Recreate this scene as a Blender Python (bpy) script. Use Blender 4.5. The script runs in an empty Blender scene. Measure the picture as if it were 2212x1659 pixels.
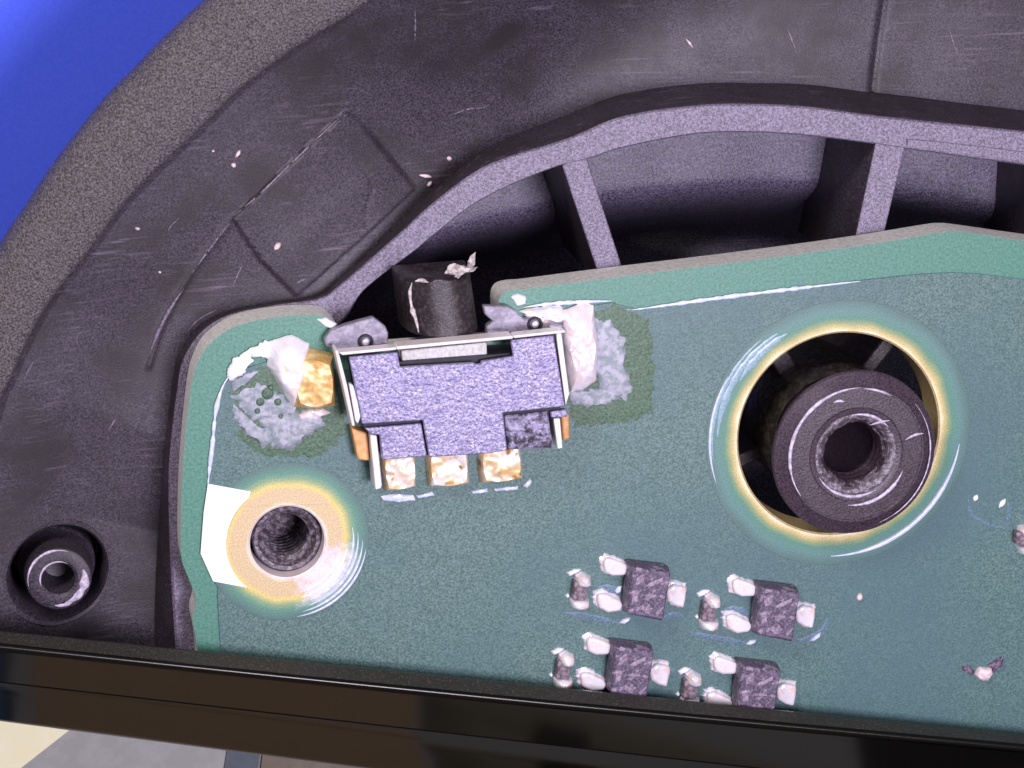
import bpy, bmesh, math, random
from mathutils import Vector, Matrix, noise
from mathutils.geometry import tessellate_polygon

random.seed(7)
SC = bpy.context.scene
COL = SC.collection

# ------------------------------------------------------------------ camera
# All lengths below are written in "u" (1 u = 0.2 mm); z = 0 is the top face
# of the circuit board.  The camera looks down, leaning in from the far left.
S = 0.0002
D = 6000.0
CU, CV = 1106.0, 829.5
back = Vector((-0.20, 0.28, 1.0)).normalized()
right = Vector((0, 1, 0)).cross(back).normalized()
up = back.cross(right).normalized()
CAMLOC = back * D
cam_d = bpy.data.cameras.new('camera')
cam = bpy.data.objects.new('camera', cam_d)
COL.objects.link(cam)
cam.matrix_world = Matrix((
    (right.x, up.x, back.x, CAMLOC.x * S),
    (right.y, up.y, back.y, CAMLOC.y * S),
    (right.z, up.z, back.z, CAMLOC.z * S),
    (0, 0, 0, 1)))
cam_d.sensor_width = 36.0
cam_d.lens = 36.0 * D / 2212.0
cam_d.clip_start = 0.01
cam_d.clip_end = 50.0
SC.camera = cam

# ------------------------------------------------------------------ world, lamps, exposure
w = bpy.data.worlds.new('World')
SC.world = w
w.use_nodes = True
w.node_tree.nodes['Background'].inputs[0].default_value = (0.60, 0.58, 0.68, 1)
w.node_tree.nodes['Background'].inputs[1].default_value = 0.30


def area(name, loc, target, size, power, color, shape='DISK'):
    l = bpy.data.lights.new(name, 'AREA')
    l.shape = shape
    l.size = size * S
    l.energy = power
    l.color = color
    o = bpy.data.objects.new(name, l)
    COL.objects.link(o)
    o.location = Vector(loc) * S
    d = (Vector(target) - Vector(loc)).normalized()
    o.rotation_euler = d.to_track_quat('-Z', 'Y').to_euler()
    return o


area('microscope_ring_lamp', (900, 250, 5750), (100, 0, 0), 1700, 11.0, (0.89, 0.815, 1.0))
area('desk_lamp', (-2900, 4300, 3300), (0, 200, 0), 1800, 6.0, (1.0, 0.91, 0.88))  # added fill for the far and left walls, no visible source
area('ceiling_lamp', (2550, -700, 5600), (500, -600, 0), 260, 0.5, (1.0, 0.93, 0.70))  # small unseen lamp added for a warm glint on the bezel

SC.view_settings.view_transform = 'Standard'
SC.view_settings.look = 'None'
SC.view_settings.exposure = 0.4
SC.view_settings.gamma = 1.0
SC.view_settings.use_curve_mapping = False


# ------------------------------------------------------------------ helpers
def P(u, v, z=0.0):
    """photo point (2212 px wide) -> world point (in u) at height z"""
    d = (right * ((u - CU) / D) - up * ((v - CV) / D) - back)
    t = (z - CAMLOC.z) / d.z
    return CAMLOC + d * t


def c5(x, y):
    return (604.8 + 0.3646 * x, 501.1 + 0.3646 * y)


def c6(x, y):
    return (1166.4 + 0.3125 * x, 1166.4 + 0.3125 * y)


def spline(pts, n, closed=False):
    """Catmull-Rom through pts (tuples of any length), resampled evenly to n points"""
    pts = [Vector(p) for p in pts]
    m = len(pts)
    dense = []
    segs = m if closed else m - 1
    for i in range(segs):
        if closed:
            p0, p1, p2, p3 = (pts[(i + k - 1) % m] for k in range(4))
        else:
            p1, p2 = pts[i], pts[i + 1]
            p0 = pts[i - 1] if i else p1 * 2 - p2
            p3 = pts[i + 2] if i + 2 < m else p2 * 2 - p1
        for k in range(24):
            t = k / 24
            dense.append(0.5 * ((2 * p1) + (p2 - p0) * t + (2 * p0 - 5 * p1 + 4 * p2 - p3) * t * t
                                + (3 * p1 - p0 - 3 * p2 + p3) * t ** 3))
    dense.append(pts[0] if closed else pts[-1])
    acc = [0.0]
    for a, b in zip(dense, dense[1:]):
        acc.append(acc[-1] + (b - a).length)
    out = []
    j = 0
    cnt = n if closed else n - 1
    for i in range(n):
        s = acc[-1] * i / cnt
        while j < len(acc) - 2 and acc[j + 1] < s:
            j += 1
        f = (s - acc[j]) / max(1e-9, acc[j + 1] - acc[j])
        out.append(dense[j].lerp(dense[j + 1], min(1, f)))
    return out


def nz(p, scale, seed=0.0):
    return noise.noise(Vector((p[0] * scale + seed, p[1] * scale - seed * 1.7, (p[2] if len(p) > 2 else 0) * scale + seed * .3)))


class MB:
    def __init__(self):
        self.v, self.f, self.m = [], [], []

    def add(self, verts, faces, mi=0):
        o = len(self.v)
        self.v += [tuple(x) for x in verts]
        for f in faces:
            self.f.append([i + o for i in f])
            self.m.append(mi)
        return self

    def loft(self, rows, closed=False, mi=0):
        n = len(rows[0])
        vs = [p for r in rows for p in r]
        fs = []
        for i in range(len(rows) - 1):
            for j in range(n if closed else n - 1):
                k = (j + 1) % n
                fs.append((i * n + j, i * n + k, (i + 1) * n + k, (i + 1) * n + j))
        return self.add(vs, fs, mi)

    def slab(self, outer, z0, z1, holes=(), mi=0, side_mi=None):
        """outer/holes: lists of world (x, y); a flat plate with vertical sides"""
        loops = [list(outer)] + [list(h) for h in holes]
        tri = tessellate_polygon([[Vector((p[0], p[1], 0)) for p in l] for l in loops]) if holes else [tuple(range(len(outer)))]
        flat = [p for l in loops for p in l]
        n = len(flat)
        top = [(p[0], p[1], z1) for p in flat]
        bot = [(p[0], p[1], z0) for p in flat]
        self.add(top, tri, mi)
        self.add(bot, [tuple(reversed(t)) for t in tri], mi)
        for l in loops:
            k = len(l)
            vs = [(p[0], p[1], z1) for p in l] + [(p[0], p[1], z0) for p in l]
            self.add(vs, [(i, (i + 1) % k, k + (i + 1) % k, k + i) for i in range(k)],
                     mi if side_mi is None else side_mi)
        return self

    def box(self, c, dx, dy, z0, z1, taper=0.0):
        """c world centre xy; dx, dy half-axis 2D vectors"""
        vs = []
        for z, s in ((z0, 1.0), (z1, 1.0 - taper)):
            for a, b in ((-1, -1), (1, -1), (1, 1), (-1, 1)):
                vs.append((c[0] + s * (a * dx[0] + b * dy[0]), c[1] + s * (a * dx[1] + b * dy[1]), z))
        return self.add(vs, [(3, 2, 1, 0), (4, 5, 6, 7), (0, 1, 5, 4), (1, 2, 6, 5), (2, 3, 7, 6), (3, 0, 4, 7)])

    def lathe(self, c, prof, n=72, jit=0.0, closed=False):
        rows = []
        for i, (r, z) in enumerate(prof):
            row = []
            for k in range(n):
                a = 2 * math.pi * k / n
                rr = r + (jit * noise.noise(Vector((math.cos(a) * 3, math.sin(a) * 3, i * 1.3))) if jit else 0)
                row.append((c[0] + rr * math.cos(a), c[1] + rr * math.sin(a), z))
            rows.append(row)
        self.loft(rows, closed=True)
        return self

    def dome(self, poly, h, z0=0.0, rings=7, step=6.0, jag=0.0, rough=0.0, nscale=0.05, seed=0.0,
             prof=None, flat=False):
        """a lump standing on world polygon poly (star-shaped about its centroid)"""
        prof = prof or (lambda t: math.sqrt(max(0, 1 - (1 - t) ** 2)))
        b = []
        m = len(poly)
        for i in range(m):
            p, q = Vector(poly[i][:2]), Vector(poly[(i + 1) % m][:2])
            k = max(1, int((q - p).length / step))
            for j in range(k):
                b.append(p.lerp(q, j / k))
        c = sum(b, Vector((0, 0))) / len(b)
        bb = []
        for p in b:
            d = (p - c)
            if jag:
                p = p + d.normalized() * jag * (nz((p.x, p.y), 0.06, seed) + 0.7 * nz((p.x, p.y), 0.19, seed + 3))
            bb.append(p)
        n_b = len(bb)
        kk = max(2, n_b // 9)
        smo = {}
        for i_, p in enumerate(bb):
            rad = sum((bb[(i_ + d_) % n_b] - c).length for d_ in range(-kk, kk + 1)) / (2 * kk + 1)
            smo[id(p)] = (p - c).normalized() * rad
        rows = [[(p.x, p.y, z0 - 1.0) for p in bb]]
        for i in range(rings):
            t = i / rings
            s = 1 - t
            row = []
            for p in bb:
                q = c + (p - c) * s
                if jag and t > 0:
                    q = q.lerp(c + smo[id(p)] * s, min(1, t * 2.2))
                z = z0 + h * prof(t) + 0.6
                if rough:
                    z += rough * min(1, t * 3) * (nz((q.x, q.y), nscale, seed) + 0.6 * nz((q.x, q.y), nscale * 2.7, seed + 5))
                row.append((q.x, q.y, max(z, z0 + 0.3)))
            rows.append(row)
        n = len(bb)
        self.loft(rows, closed=True)
        base = len(self.v)
        zc = z0 + h * prof(1.0) + (rough * nz((c.x, c.y), nscale, seed) if rough else 0) + 0.6
        self.v.append((c.x, c.y, zc))
        last = base - n
        for j in range(n):
            self.f.append([last + j, last + (j + 1) % n, base])
            self.m.append(0)
        return self

    def build(self, name, mats, parent=None, sharp=35, bevel=0.0, flat=False, seg=2):
        if not isinstance(mats, (list, tuple)):
            mats = [mats]
        me = bpy.data.meshes.new(name)
        off = Vector((0, 0, 0))
        q = parent
        while q is not None:
            off += q.location / S
            q = q.parent
        me.from_pydata([((x - off.x) * S, (y - off.y) * S, (z - off.z) * S) for x, y, z in self.v], [], self.f)
        for m in mats:
            me.materials.append(m)
        if len(mats) > 1:
            for p, i in zip(me.polygons, self.m):
                p.material_index = i
        bm = bmesh.new()
        bm.from_mesh(me)
        bmesh.ops.remove_doubles(bm, verts=bm.verts, dist=0.02 * S)
        bmesh.ops.recalc_face_normals(bm, faces=bm.faces)
        bm.to_mesh(me)
        bm.free()
        me.validate()
        if not flat:
            me.shade_smooth()
            me.set_sharp_from_angle(angle=math.radians(sharp))
        o = bpy.data.objects.new(name, me)
        COL.objects.link(o)
        if parent is not None:
            o.parent = parent
        if bevel:
            b = o.modifiers.new('bevel', 'BEVEL')
            b.width = bevel * S
            b.segments = seg
            b.limit_method = 'ANGLE'
            b.angle_limit = math.radians(40)
            b.harden_normals = False
        return o


def thing(name, label, cat, at, group=None):
    o = bpy.data.objects.new(name, None)
    COL.objects.link(o)
    o.location = Vector(at) * S
    o.empty_display_size = 0.005
    return tag(o, label, cat, group)


def tag(o, label=None, cat=None, group=None, kind=None):
    if label: o['label'] = label
    if cat: o['category'] = cat
    if group: o['group'] = group
    if kind: o['kind'] = kind
    return o


def pl(pts, z=0.0):
    """photo points -> world polygon at height z"""
    return [P(a, b, z).xy for a, b in pts]


def circ(c, r, n=96):
    return [(c[0] + r * math.cos(2 * math.pi * k / n), c[1] + r * math.sin(2 * math.pi * k / n)) for k in range(n)]


def ridge(name, pts, r, m, z=4.0, parent=None, n=None, sm=True, jit=0.0, hz=.8):
    cs = spline(pts, n or 40) if sm else [Vector(p) for p in pts]
    ws_ = [P(p.x, p.y, z) for p in cs]
    rows_ = []
    for i, c in enumerate(ws_):
        t_ = (ws_[min(i + 1, len(ws_) - 1)] - ws_[max(i - 1, 0)]).normalized()
        s_ = Vector((-t_.y, t_.x, 0))
        e_ = min(1.0, 0.15 + 3.0 * min(i, len(ws_) - 1 - i) / len(ws_))
        rr = r * e_ * (1 + jit * nz((c.x, c.y), .08, 1))
        rows_.append([c + s_ * rr * math.cos(a) + Vector((0, 0, rr * hz * math.sin(a))) for a in (0, .6, 1.2, 1.94, 2.54, math.pi)])
    return MB().loft(rows_).build(name, m, parent, sharp=70)


# ------------------------------------------------------------------ materials
def mat(name, base, rough=0.5, metal=0.0, base2=None, spots=None, nscale=0.15, lo=0.42, hi=0.6,
        bump=0.0, bscale=0.15, bdist=3.0, coat=0.0, spec=0.5, base3=None, n3=0.01, lo3=.45, hi3=.65,
        rvar=0.0, alpha=1.0, trans=0.0, streak=None):
    """principled, with a fine grain (base -> base2) and an optional broad variation (-> base3)"""
    m = bpy.data.materials.new(name)
    m.use_nodes = True
    nt = m.node_tree
    N = nt.nodes
    L = nt.links
    bs = N['Principled BSDF']
    bs.inputs['Base Color'].default_value = (*base, 1)
    bs.inputs['Roughness'].default_value = rough
    bs.inputs['Metallic'].default_value = metal
    bs.inputs['Specular IOR Level'].default_value = spec
    bs.inputs['Coat Weight'].default_value = coat
    bs.inputs['Coat Roughness'].default_value = 0.12
    bs.inputs['Transmission Weight'].default_value = trans
    bs.inputs['Alpha'].default_value = alpha
    tc = N.new('ShaderNodeTexCoord')
    mp = N.new('ShaderNodeMapping')
    mp.inputs['Scale'].default_value = (1 / S, 1 / S, 1 / S)
    L.new(tc.outputs['Object'], mp.inputs['Vector'])

    def nt_noise(scale, det, rg=0.6):
        n = N.new('ShaderNodeTexNoise')
        n.inputs['Scale'].default_value = scale
        n.inputs['Detail'].default_value = det
        n.inputs['Roughness'].default_value = rg
        L.new(mp.outputs['Vector'], n.inputs['Vector'])
        return n

    def ramp(n, lo, hi):
        r = N.new('ShaderNodeMapRange')
        r.inputs['From Min'].default_value = lo
        r.inputs['From Max'].default_value = hi
        L.new(n.outputs['Fac'], r.inputs['Value'])
        return r

    col = None
    if base2:
        mx = N.new('ShaderNodeMix')
        mx.data_type = 'RGBA'
        mx.inputs[6].default_value = (*base, 1)
        mx.inputs[7].default_value = (*base2, 1)
        L.new(ramp(nt_noise(nscale, 3, .65), lo, hi).outputs[0], mx.inputs[0])
        col = mx.outputs[2]
    if base3:
        mx = N.new('ShaderNodeMix')
        mx.data_type = 'RGBA'
        if col is None:
            mx.inputs[6].default_value = (*base, 1)
        else:
            L.new(col, mx.inputs[6])
        mx.inputs[7].default_value = (*base3, 1)
        L.new(ramp(nt_noise(n3, 4, .6), lo3, hi3).outputs[0], mx.inputs[0])
        col = mx.outputs[2]
    if streak:
        m2 = N.new('ShaderNodeMapping')
        m2.inputs['Rotation'].default_value = (0, 0, math.radians(-48))
        m2.inputs['Scale'].default_value = (0.006 / S, 0.16 / S, 0.05 / S)
        L.new(tc.outputs['Object'], m2.inputs['Vector'])
        n2 = N.new('ShaderNodeTexNoise')
        n2.inputs['Scale'].default_value = 1.0
        n2.inputs['Detail'].default_value = 3
        L.new(m2.outputs['Vector'], n2.inputs['Vector'])
        a_ = ramp(n2, .55, .8)
        b_ = ramp(nt_noise(.005, 3), .48, .68)
        mu = N.new('ShaderNodeMath')
        mu.operation = 'MULTIPLY'
        L.new(a_.outputs[0], mu.inputs[0])
        L.new(b_.outputs[0], mu.inputs[1])
        mx = N.new('ShaderNodeMix')
        mx.data_type = 'RGBA'
        L.new(col, mx.inputs[6])
        mx.inputs[7].default_value = (*streak, 1)
        L.new(mu.outputs[0], mx.inputs[0])
        col = mx.outputs[2]
    if col is not None:
        L.new(col, bs.inputs['Base Color'])
    if rvar:
        r = ramp(nt_noise(0.02, 4), 0.3, 0.7)
        r.inputs['To Min'].default_value = max(0.02, rough - rvar)
        r.inputs['To Max'].default_value = min(1, rough + rvar)
        L.new(r.outputs[0], bs.inputs['Roughness'])
    if bump:
        b = N.new('ShaderNodeBump')
        b.inputs['Strength'].default_value = bump
        b.inputs['Distance'].default_value = bdist * S
        L.new(nt_noise(bscale, 4, .6).outputs['Fac'], b.inputs['Height'])
        L.new(b.outputs['Normal'], bs.inputs['Normal'])
    return m


M = {}
M['mat'] = mat('blue_mat', (0.065, 0.125, 0.94), 0.75, base2=(0.08, 0.145, 0.96), nscale=0.2)
M['desk'] = mat('grey_desk', (0.34, 0.34, 0.32), 0.6, base2=(0.38, 0.38, 0.355), nscale=0.02)
M['paper'] = mat('cream_paper', (0.97, 0.92, 0.58), 0.8, base2=(0.97, 0.94, 0.63), nscale=0.02)
M['bluestrip'] = mat('blue_strip', (0.085, 0.105, 0.125), 0.6, base2=(0.10, 0.12, 0.14), nscale=.04)
M['tan'] = mat('tan_board', (0.17, 0.14, 0.10), 0.6, base2=(0.2, 0.165, 0.12), nscale=.03)
# housing
M['band'] = mat('grained_plastic', (0.022, 0.018, 0.020), 0.50, base2=(0.24, 0.205, 0.22), nscale=0.24, lo=0.38, hi=0.78,
                bump=0.8, bscale=0.22, bdist=5.0, )
M['shell'] = mat('smooth_plastic', (0.016, 0.0115, 0.017), 0.47, spec=.5, base2=(0.120, 0.096, 0.138), nscale=0.22, lo=.38, hi=.78, streak=(0.20, 0.17, 0.22),
                 bump=0.35, bscale=0.35, bdist=2.0, base3=(0.028, 0.021, 0.024), n3=.006, rvar=.05)
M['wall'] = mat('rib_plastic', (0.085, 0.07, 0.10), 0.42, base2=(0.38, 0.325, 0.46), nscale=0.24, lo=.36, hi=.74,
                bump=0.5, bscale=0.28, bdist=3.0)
M['scuff'] = mat('scuffed_plastic', (0.11, 0.09, 0.125), 0.5, base2=(0.26, 0.22, 0.30), nscale=.2)
M['cavity'] = mat('cavity_plastic', (0.026, 0.021, 0.033), 0.42, base2=(0.25, 0.21, 0.32), nscale=0.22, lo=.36, hi=.76,
                  bump=0.4, bscale=0.25, bdist=3.0, streak=(0.30, 0.26, 0.37))
M['post'] = mat('post_plastic', (0.022, 0.012, 0.019), 0.36, base2=(0.115, 0.076, 0.110), nscale=0.24, lo=.38, hi=.80,
                bump=0.25, bscale=0.2, bdist=3.0, rvar=.06)
M['shaft'] = mat('shaft_plastic', (0.030, 0.026, 0.022), 0.22, base2=(0.12, 0.108, 0.095), nscale=0.05, lo=.45, hi=.8,
                 bump=0.6, bscale=0.05, bdist=6.0)
M['scrape'] = mat('scraped_plastic', (0.40, 0.34, 0.44), 0.4, base2=(0.66, 0.58, 0.72), nscale=.1)
M['thread'] = mat('worn_thread', (0.07, 0.05, 0.06), 0.33, base2=(0.42, 0.36, 0.45), nscale=0.09, lo=.45, hi=.78,
                  bump=0.6, bscale=0.1, bdist=5.0)
# board
M['mask'] = mat('solder_mask', (0.034, 0.095, 0.083), 0.45, base2=(0.165, 0.265, 0.248), nscale=0.23, lo=.36, hi=.70,
                bump=0.25, bscale=0.22, bdist=2.0, base3=(0.066, 0.138, 0.155), n3=.0020, lo3=.40, hi3=.80)
M['border'] = mat('bare_mask', (0.050, 0.185, 0.13), 0.45, base2=(0.115, 0.285, 0.22), nscale=0.17, lo=.36, hi=.68,
                  bump=0.2, bscale=0.2, bdist=2.0)
M['edge'] = mat('board_edge', (0.62, 0.61, 0.55), 0.75, base2=(0.92, 0.90, 0.91), nscale=0.12, lo=.35, hi=.7,
                bump=.6, bscale=.1, bdist=5)
M['halo'] = mat('mask_ring', (0.06, 0.19, 0.16), 0.4, base2=(0.13, 0.29, 0.27), nscale=0.17, lo=.36, hi=.7)
M['gold'] = mat('gold_plate', (0.62, 0.46, 0.20), 0.42, metal=0.35, base2=(0.74, 0.60, 0.34), nscale=0.12, bump=.15, bscale=.1)
M['pad'] = mat('matte_gold_pad', (0.68, 0.48, 0.24), 0.5, metal=0.25, base2=(0.74, 0.56, 0.32), nscale=0.15, bump=.1, bscale=.1)
def radial(name, c, stops, rough=.4, metal=0.0, tin_or_glow=None):
    m = mat(name, (0.5, .5, .5), rough, metal)
    nt = m.node_tree
    N, L = nt.nodes, nt.links
    geo = N.new('ShaderNodeNewGeometry')
    sub = N.new('ShaderNodeVectorMath')
    sub.operation = 'SUBTRACT'
    sub.inputs[1].default_value = (c.x * S, c.y * S, 0)
    L.new(geo.outputs['Position'], sub.inputs[0])
    mul = N.new('ShaderNodeVectorMath')
    mul.operation = 'MULTIPLY'
    mul.inputs[1].default_value = (1 / S, 1 / S, 0)
    L.new(sub.outputs[0], mul.inputs[0])
    ln = N.new('ShaderNodeVectorMath')
    ln.operation = 'LENGTH'
    L.new(mul.outputs[0], ln.inputs[0])
    tn = N.new('ShaderNodeTexNoise')
    tn.inputs['Scale'].default_value = .012
    tn.inputs['Detail'].default_value = 2
    L.new(mul.outputs[0], tn.inputs['Vector'])
    ad = N.new('ShaderNodeMath')
    ad.operation = 'MULTIPLY_ADD'
    ad.inputs[1].default_value = 22
    L.new(tn.outputs['Fac'], ad.inputs[0])
    L.new(ln.outputs['Value'], ad.inputs[2])
    r0, r1 = stops[0][0] , stops[-1][0]
    mr = N.new('ShaderNodeMapRange')
    mr.inputs['From Min'].default_value = r0 + 11
    mr.inputs['From Max'].default_value = r1 + 11
    L.new(ad.outputs[0], mr.inputs['Value'])
    cr = N.new('ShaderNodeValToRGB')
    el = cr.color_ramp.elements
    while len(el) < len(stops):
        el.new(.5)
    for e_, (r_, c_) in zip(el, stops):
        e_.position = (r_ - r0) / (r1 - r0)
        e_.color = (*c_, 1)
    L.new(mr.outputs[0], cr.inputs['Fac'])
    gn = N.new('ShaderNodeTexNoise')
    gn.inputs['Scale'].default_value = .3
    gn.inputs['Detail'].default_value = 3
    L.new(mul.outputs[0], gn.inputs['Vector'])
    gr = N.new('ShaderNodeMapRange')
    gr.inputs['From Min'].default_value = .34
    gr.inputs['From Max'].default_value = .7
    gr.inputs['To Min'].default_value = .80
    gr.inputs['To Max'].default_value = 1.2
    L.new(gn.outputs['Fac'], gr.inputs['Value'])
    mx = N.new('ShaderNodeMix')
    mx.data_type = 'RGBA'
    mx.blend_type = 'MULTIPLY'
    mx.inputs[0].default_value = 1
    src = cr.outputs['Color']
    if tin_or_glow:  # lilac reflection at the lower right, blended into the pad colour
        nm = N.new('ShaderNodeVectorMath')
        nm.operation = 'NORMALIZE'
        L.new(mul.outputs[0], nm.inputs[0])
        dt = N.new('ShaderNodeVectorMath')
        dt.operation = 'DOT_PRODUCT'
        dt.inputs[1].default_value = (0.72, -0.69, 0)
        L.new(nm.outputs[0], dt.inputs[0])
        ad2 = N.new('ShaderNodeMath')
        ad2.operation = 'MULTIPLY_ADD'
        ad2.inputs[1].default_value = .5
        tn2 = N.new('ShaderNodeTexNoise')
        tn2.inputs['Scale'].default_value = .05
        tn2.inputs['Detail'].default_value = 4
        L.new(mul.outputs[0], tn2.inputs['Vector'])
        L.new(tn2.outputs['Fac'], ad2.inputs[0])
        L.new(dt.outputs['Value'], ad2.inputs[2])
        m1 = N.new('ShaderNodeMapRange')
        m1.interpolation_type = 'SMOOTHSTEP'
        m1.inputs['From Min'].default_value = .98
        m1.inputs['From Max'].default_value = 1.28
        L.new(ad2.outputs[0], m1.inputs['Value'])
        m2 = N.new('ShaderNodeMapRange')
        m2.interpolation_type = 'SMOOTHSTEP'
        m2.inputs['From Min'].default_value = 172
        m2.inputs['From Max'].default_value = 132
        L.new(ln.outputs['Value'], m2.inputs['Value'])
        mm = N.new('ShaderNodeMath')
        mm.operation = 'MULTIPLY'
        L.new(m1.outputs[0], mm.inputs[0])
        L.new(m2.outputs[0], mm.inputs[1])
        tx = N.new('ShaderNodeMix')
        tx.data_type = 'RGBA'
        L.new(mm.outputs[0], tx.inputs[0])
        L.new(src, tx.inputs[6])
        tx.inputs[7].default_value = (*tin_or_glow, 1)
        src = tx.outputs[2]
    L.new(src, mx.inputs[6])
    L.new(gr.outputs[0], mx.inputs[7])
    L.new(mx.outputs[2], N['Principled BSDF'].inputs['Base Color'])
    return m


M['silk'] = mat('white_silkscreen', (0.95, 0.94, 0.97), 0.6, bump=.1, bscale=.1)
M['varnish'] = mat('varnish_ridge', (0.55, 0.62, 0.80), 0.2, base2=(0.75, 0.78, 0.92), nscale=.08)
M['haze_varnish'] = mat('hazy_varnish', (0.20, 0.34, 0.40), 0.3, base2=(0.34, 0.46, 0.55), nscale=.2)
M['stain'] = mat('olive_stain', (0.036, 0.088, 0.048), 0.5, base2=(0.115, 0.19, 0.12), nscale=.16, lo=.38, hi=.66, bump=.4, bscale=.12)
M['flux'] = mat('flux_residue', (0.22, 0.26, 0.29), 0.5, base2=(0.42, 0.42, 0.50), nscale=.06, bump=.3, bscale=.08, bdist=3)
M['solder'] = mat('solder', (0.93, 0.88, 0.93), 0.28, metal=0.15, base2=(0.95, 0.70, 0.50), nscale=.03, lo=.56, hi=.70,
                  bump=.2, bscale=.045, bdist=5, base3=(0.97, 0.94, 1.0), n3=.02, lo3=.46, hi3=.62)
M['solder2'] = mat('dull_solder', (0.84, 0.72, 0.72), 0.28, metal=0.15, base2=(0.90, 0.62, 0.44), nscale=.03, lo=.52, hi=.66,
                   bump=.25, bscale=.045, bdist=5, base3=(0.9, 0.84, 0.92), n3=.03, lo3=.48, hi3=.6)
M['white'] = mat('bright_tin', (0.90, 0.86, 0.95), 0.3, metal=0.0, bump=.5, bscale=.08, bdist=4)
# switch
M['shield'] = mat('shield_metal', (0.125, 0.11, 0.22), 0.38, metal=0.3, base2=(0.50, 0.46, 0.63), nscale=0.17, lo=.34, hi=.70,
                  bump=0.7, bscale=0.10, bdist=4.0, base3=(0.17, 0.15, 0.30), n3=.03, lo3=.45, hi3=.8)
M['shieldedge'] = mat('shield_cut_edge', (0.95, 0.88, 0.90), 0.3, metal=0.1, base2=(0.85, 0.66, 0.56), nscale=.05, lo=.55, hi=.7, bump=.3, bscale=.06)
M['worn'] = mat('worn_metal', (0.06, 0.05, 0.075), 0.5, metal=.3, base2=(0.42, 0.38, 0.55), nscale=.05, lo=.42, hi=.6, bump=1.0, bscale=.06, bdist=8)
M['ear'] = mat('flange_metal', (0.22, 0.20, 0.26), 0.5, metal=.15, base2=(0.36, 0.33, 0.41), nscale=.06, bump=.4, bscale=.04, bdist=5)
M['body'] = mat('amber_body', (0.62, 0.30, 0.10), 0.45, base2=(0.75, 0.42, 0.17), nscale=.06)
M['amber'] = mat('amber_gold', (0.55, 0.32, 0.09), 0.34, metal=.2, base2=(0.86, 0.66, 0.34), nscale=.04, lo=.4, hi=.7, bump=.15, bscale=.06, bdist=4)
M['dark'] = mat('dark_gap', (0.012, 0.01, 0.02), 0.6, base2=(.02, .018, .03), nscale=.1)
M['plunger'] = mat('plunger_plastic', (0.018, 0.013, 0.014), 0.42, base2=(0.10, 0.076, 0.088), nscale=.10, lo=.48, hi=.8,
                   bump=.4, bscale=.2, bdist=2)
M['burr'] = mat('pale_burr', (0.66, 0.60, 0.58), 0.6, base2=(0.3, 0.25, 0.24), nscale=.08, bump=.5, bscale=.1)
M['gilt'] = mat('gilt_lead', (0.86, 0.56, 0.24), 0.3, metal=0.2, base2=(0.99, 0.93, 0.88), nscale=.022, lo=.40, hi=.62,
                bump=.12, bscale=.04, bdist=4, base3=(0.40, 0.18, 0.03), n3=.035, lo3=.56, hi3=.68)
# chips
M['chip'] = mat('chip_epoxy', (0.050, 0.036, 0.062), 0.5, base2=(0.24, 0.185, 0.29), nscale=.22, lo=.40, hi=.74,
                bump=.3, bscale=.2, bdist=3, base3=(.33, .25, .34), n3=.055, lo3=.54, hi3=.66)
M['ink'] = mat('faded_marking', (0.16, 0.115, 0.165), 0.55, base2=(0.42, 0.33, 0.43), nscale=.18, lo=.38, hi=.66)
M['tin'] = mat('tinned_lead', (0.95, 0.90, 0.95), 0.15, metal=.25, base2=(0.95, 0.68, 0.60), nscale=.045, lo=.52, hi=.68,
               bump=.4, bscale=.06, bdist=4)
M['resbody'] = mat('resistor_body', (0.10, 0.065, 0.08), 0.4, base2=(0.28, 0.22, 0.26), nscale=.09)
M['crumb'] = mat('pale_crumb', (0.80, 0.66, 0.66), 0.6, base2=(.65, .5, .5), nscale=.1)
# monitor
M['matte'] = mat('matte_bezel', (0.020, 0.018, 0.014), 0.6, base2=(0.12, 0.11, 0.085), nscale=.2, lo=.52, hi=.85, bump=.5, bscale=.12, bdist=2)
M['gloss'] = mat('gloss_bezel', (0.115, 0.107, 0.095), 0.09, metal=1.0)
M['satin'] = mat('satin_bezel', (0.035, 0.033, 0.03), 0.25, metal=1.0)
M['kraft'] = mat('brown_card', (0.33, 0.24, 0.155), 0.8, base2=(0.36, 0.265, 0.17), nscale=.02)
M['navy'] = mat('navy_card', (0.06, 0.12, 0.26), 0.8, base2=(0.07, 0.14, 0.29), nscale=.02)
M['seam'] = mat('bezel_seam', (0.003, 0.003, 0.003), 0.5)

# ------------------------------------------------------------------ setting: desk and mat
DESK_Z = -760.0
mb = MB()
mb.slab([(-4200, -3600), (4200, -3600), (4200, 3600), (-4200, 3600)], DESK_Z - 60, DESK_Z)
tag(mb.build('desk', M['desk']), kind='structure')
mb = MB()
mb.slab(pl([(-1500, -1500), (1700, -1500), (1700, 1250), (-1500, 1250)], DESK_Z), DESK_Z, DESK_Z + 8)
tag(mb.build('blue_mat', M['mat']), 'plain bright blue mat under the dark plastic housing, top left', 'mat')

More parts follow.
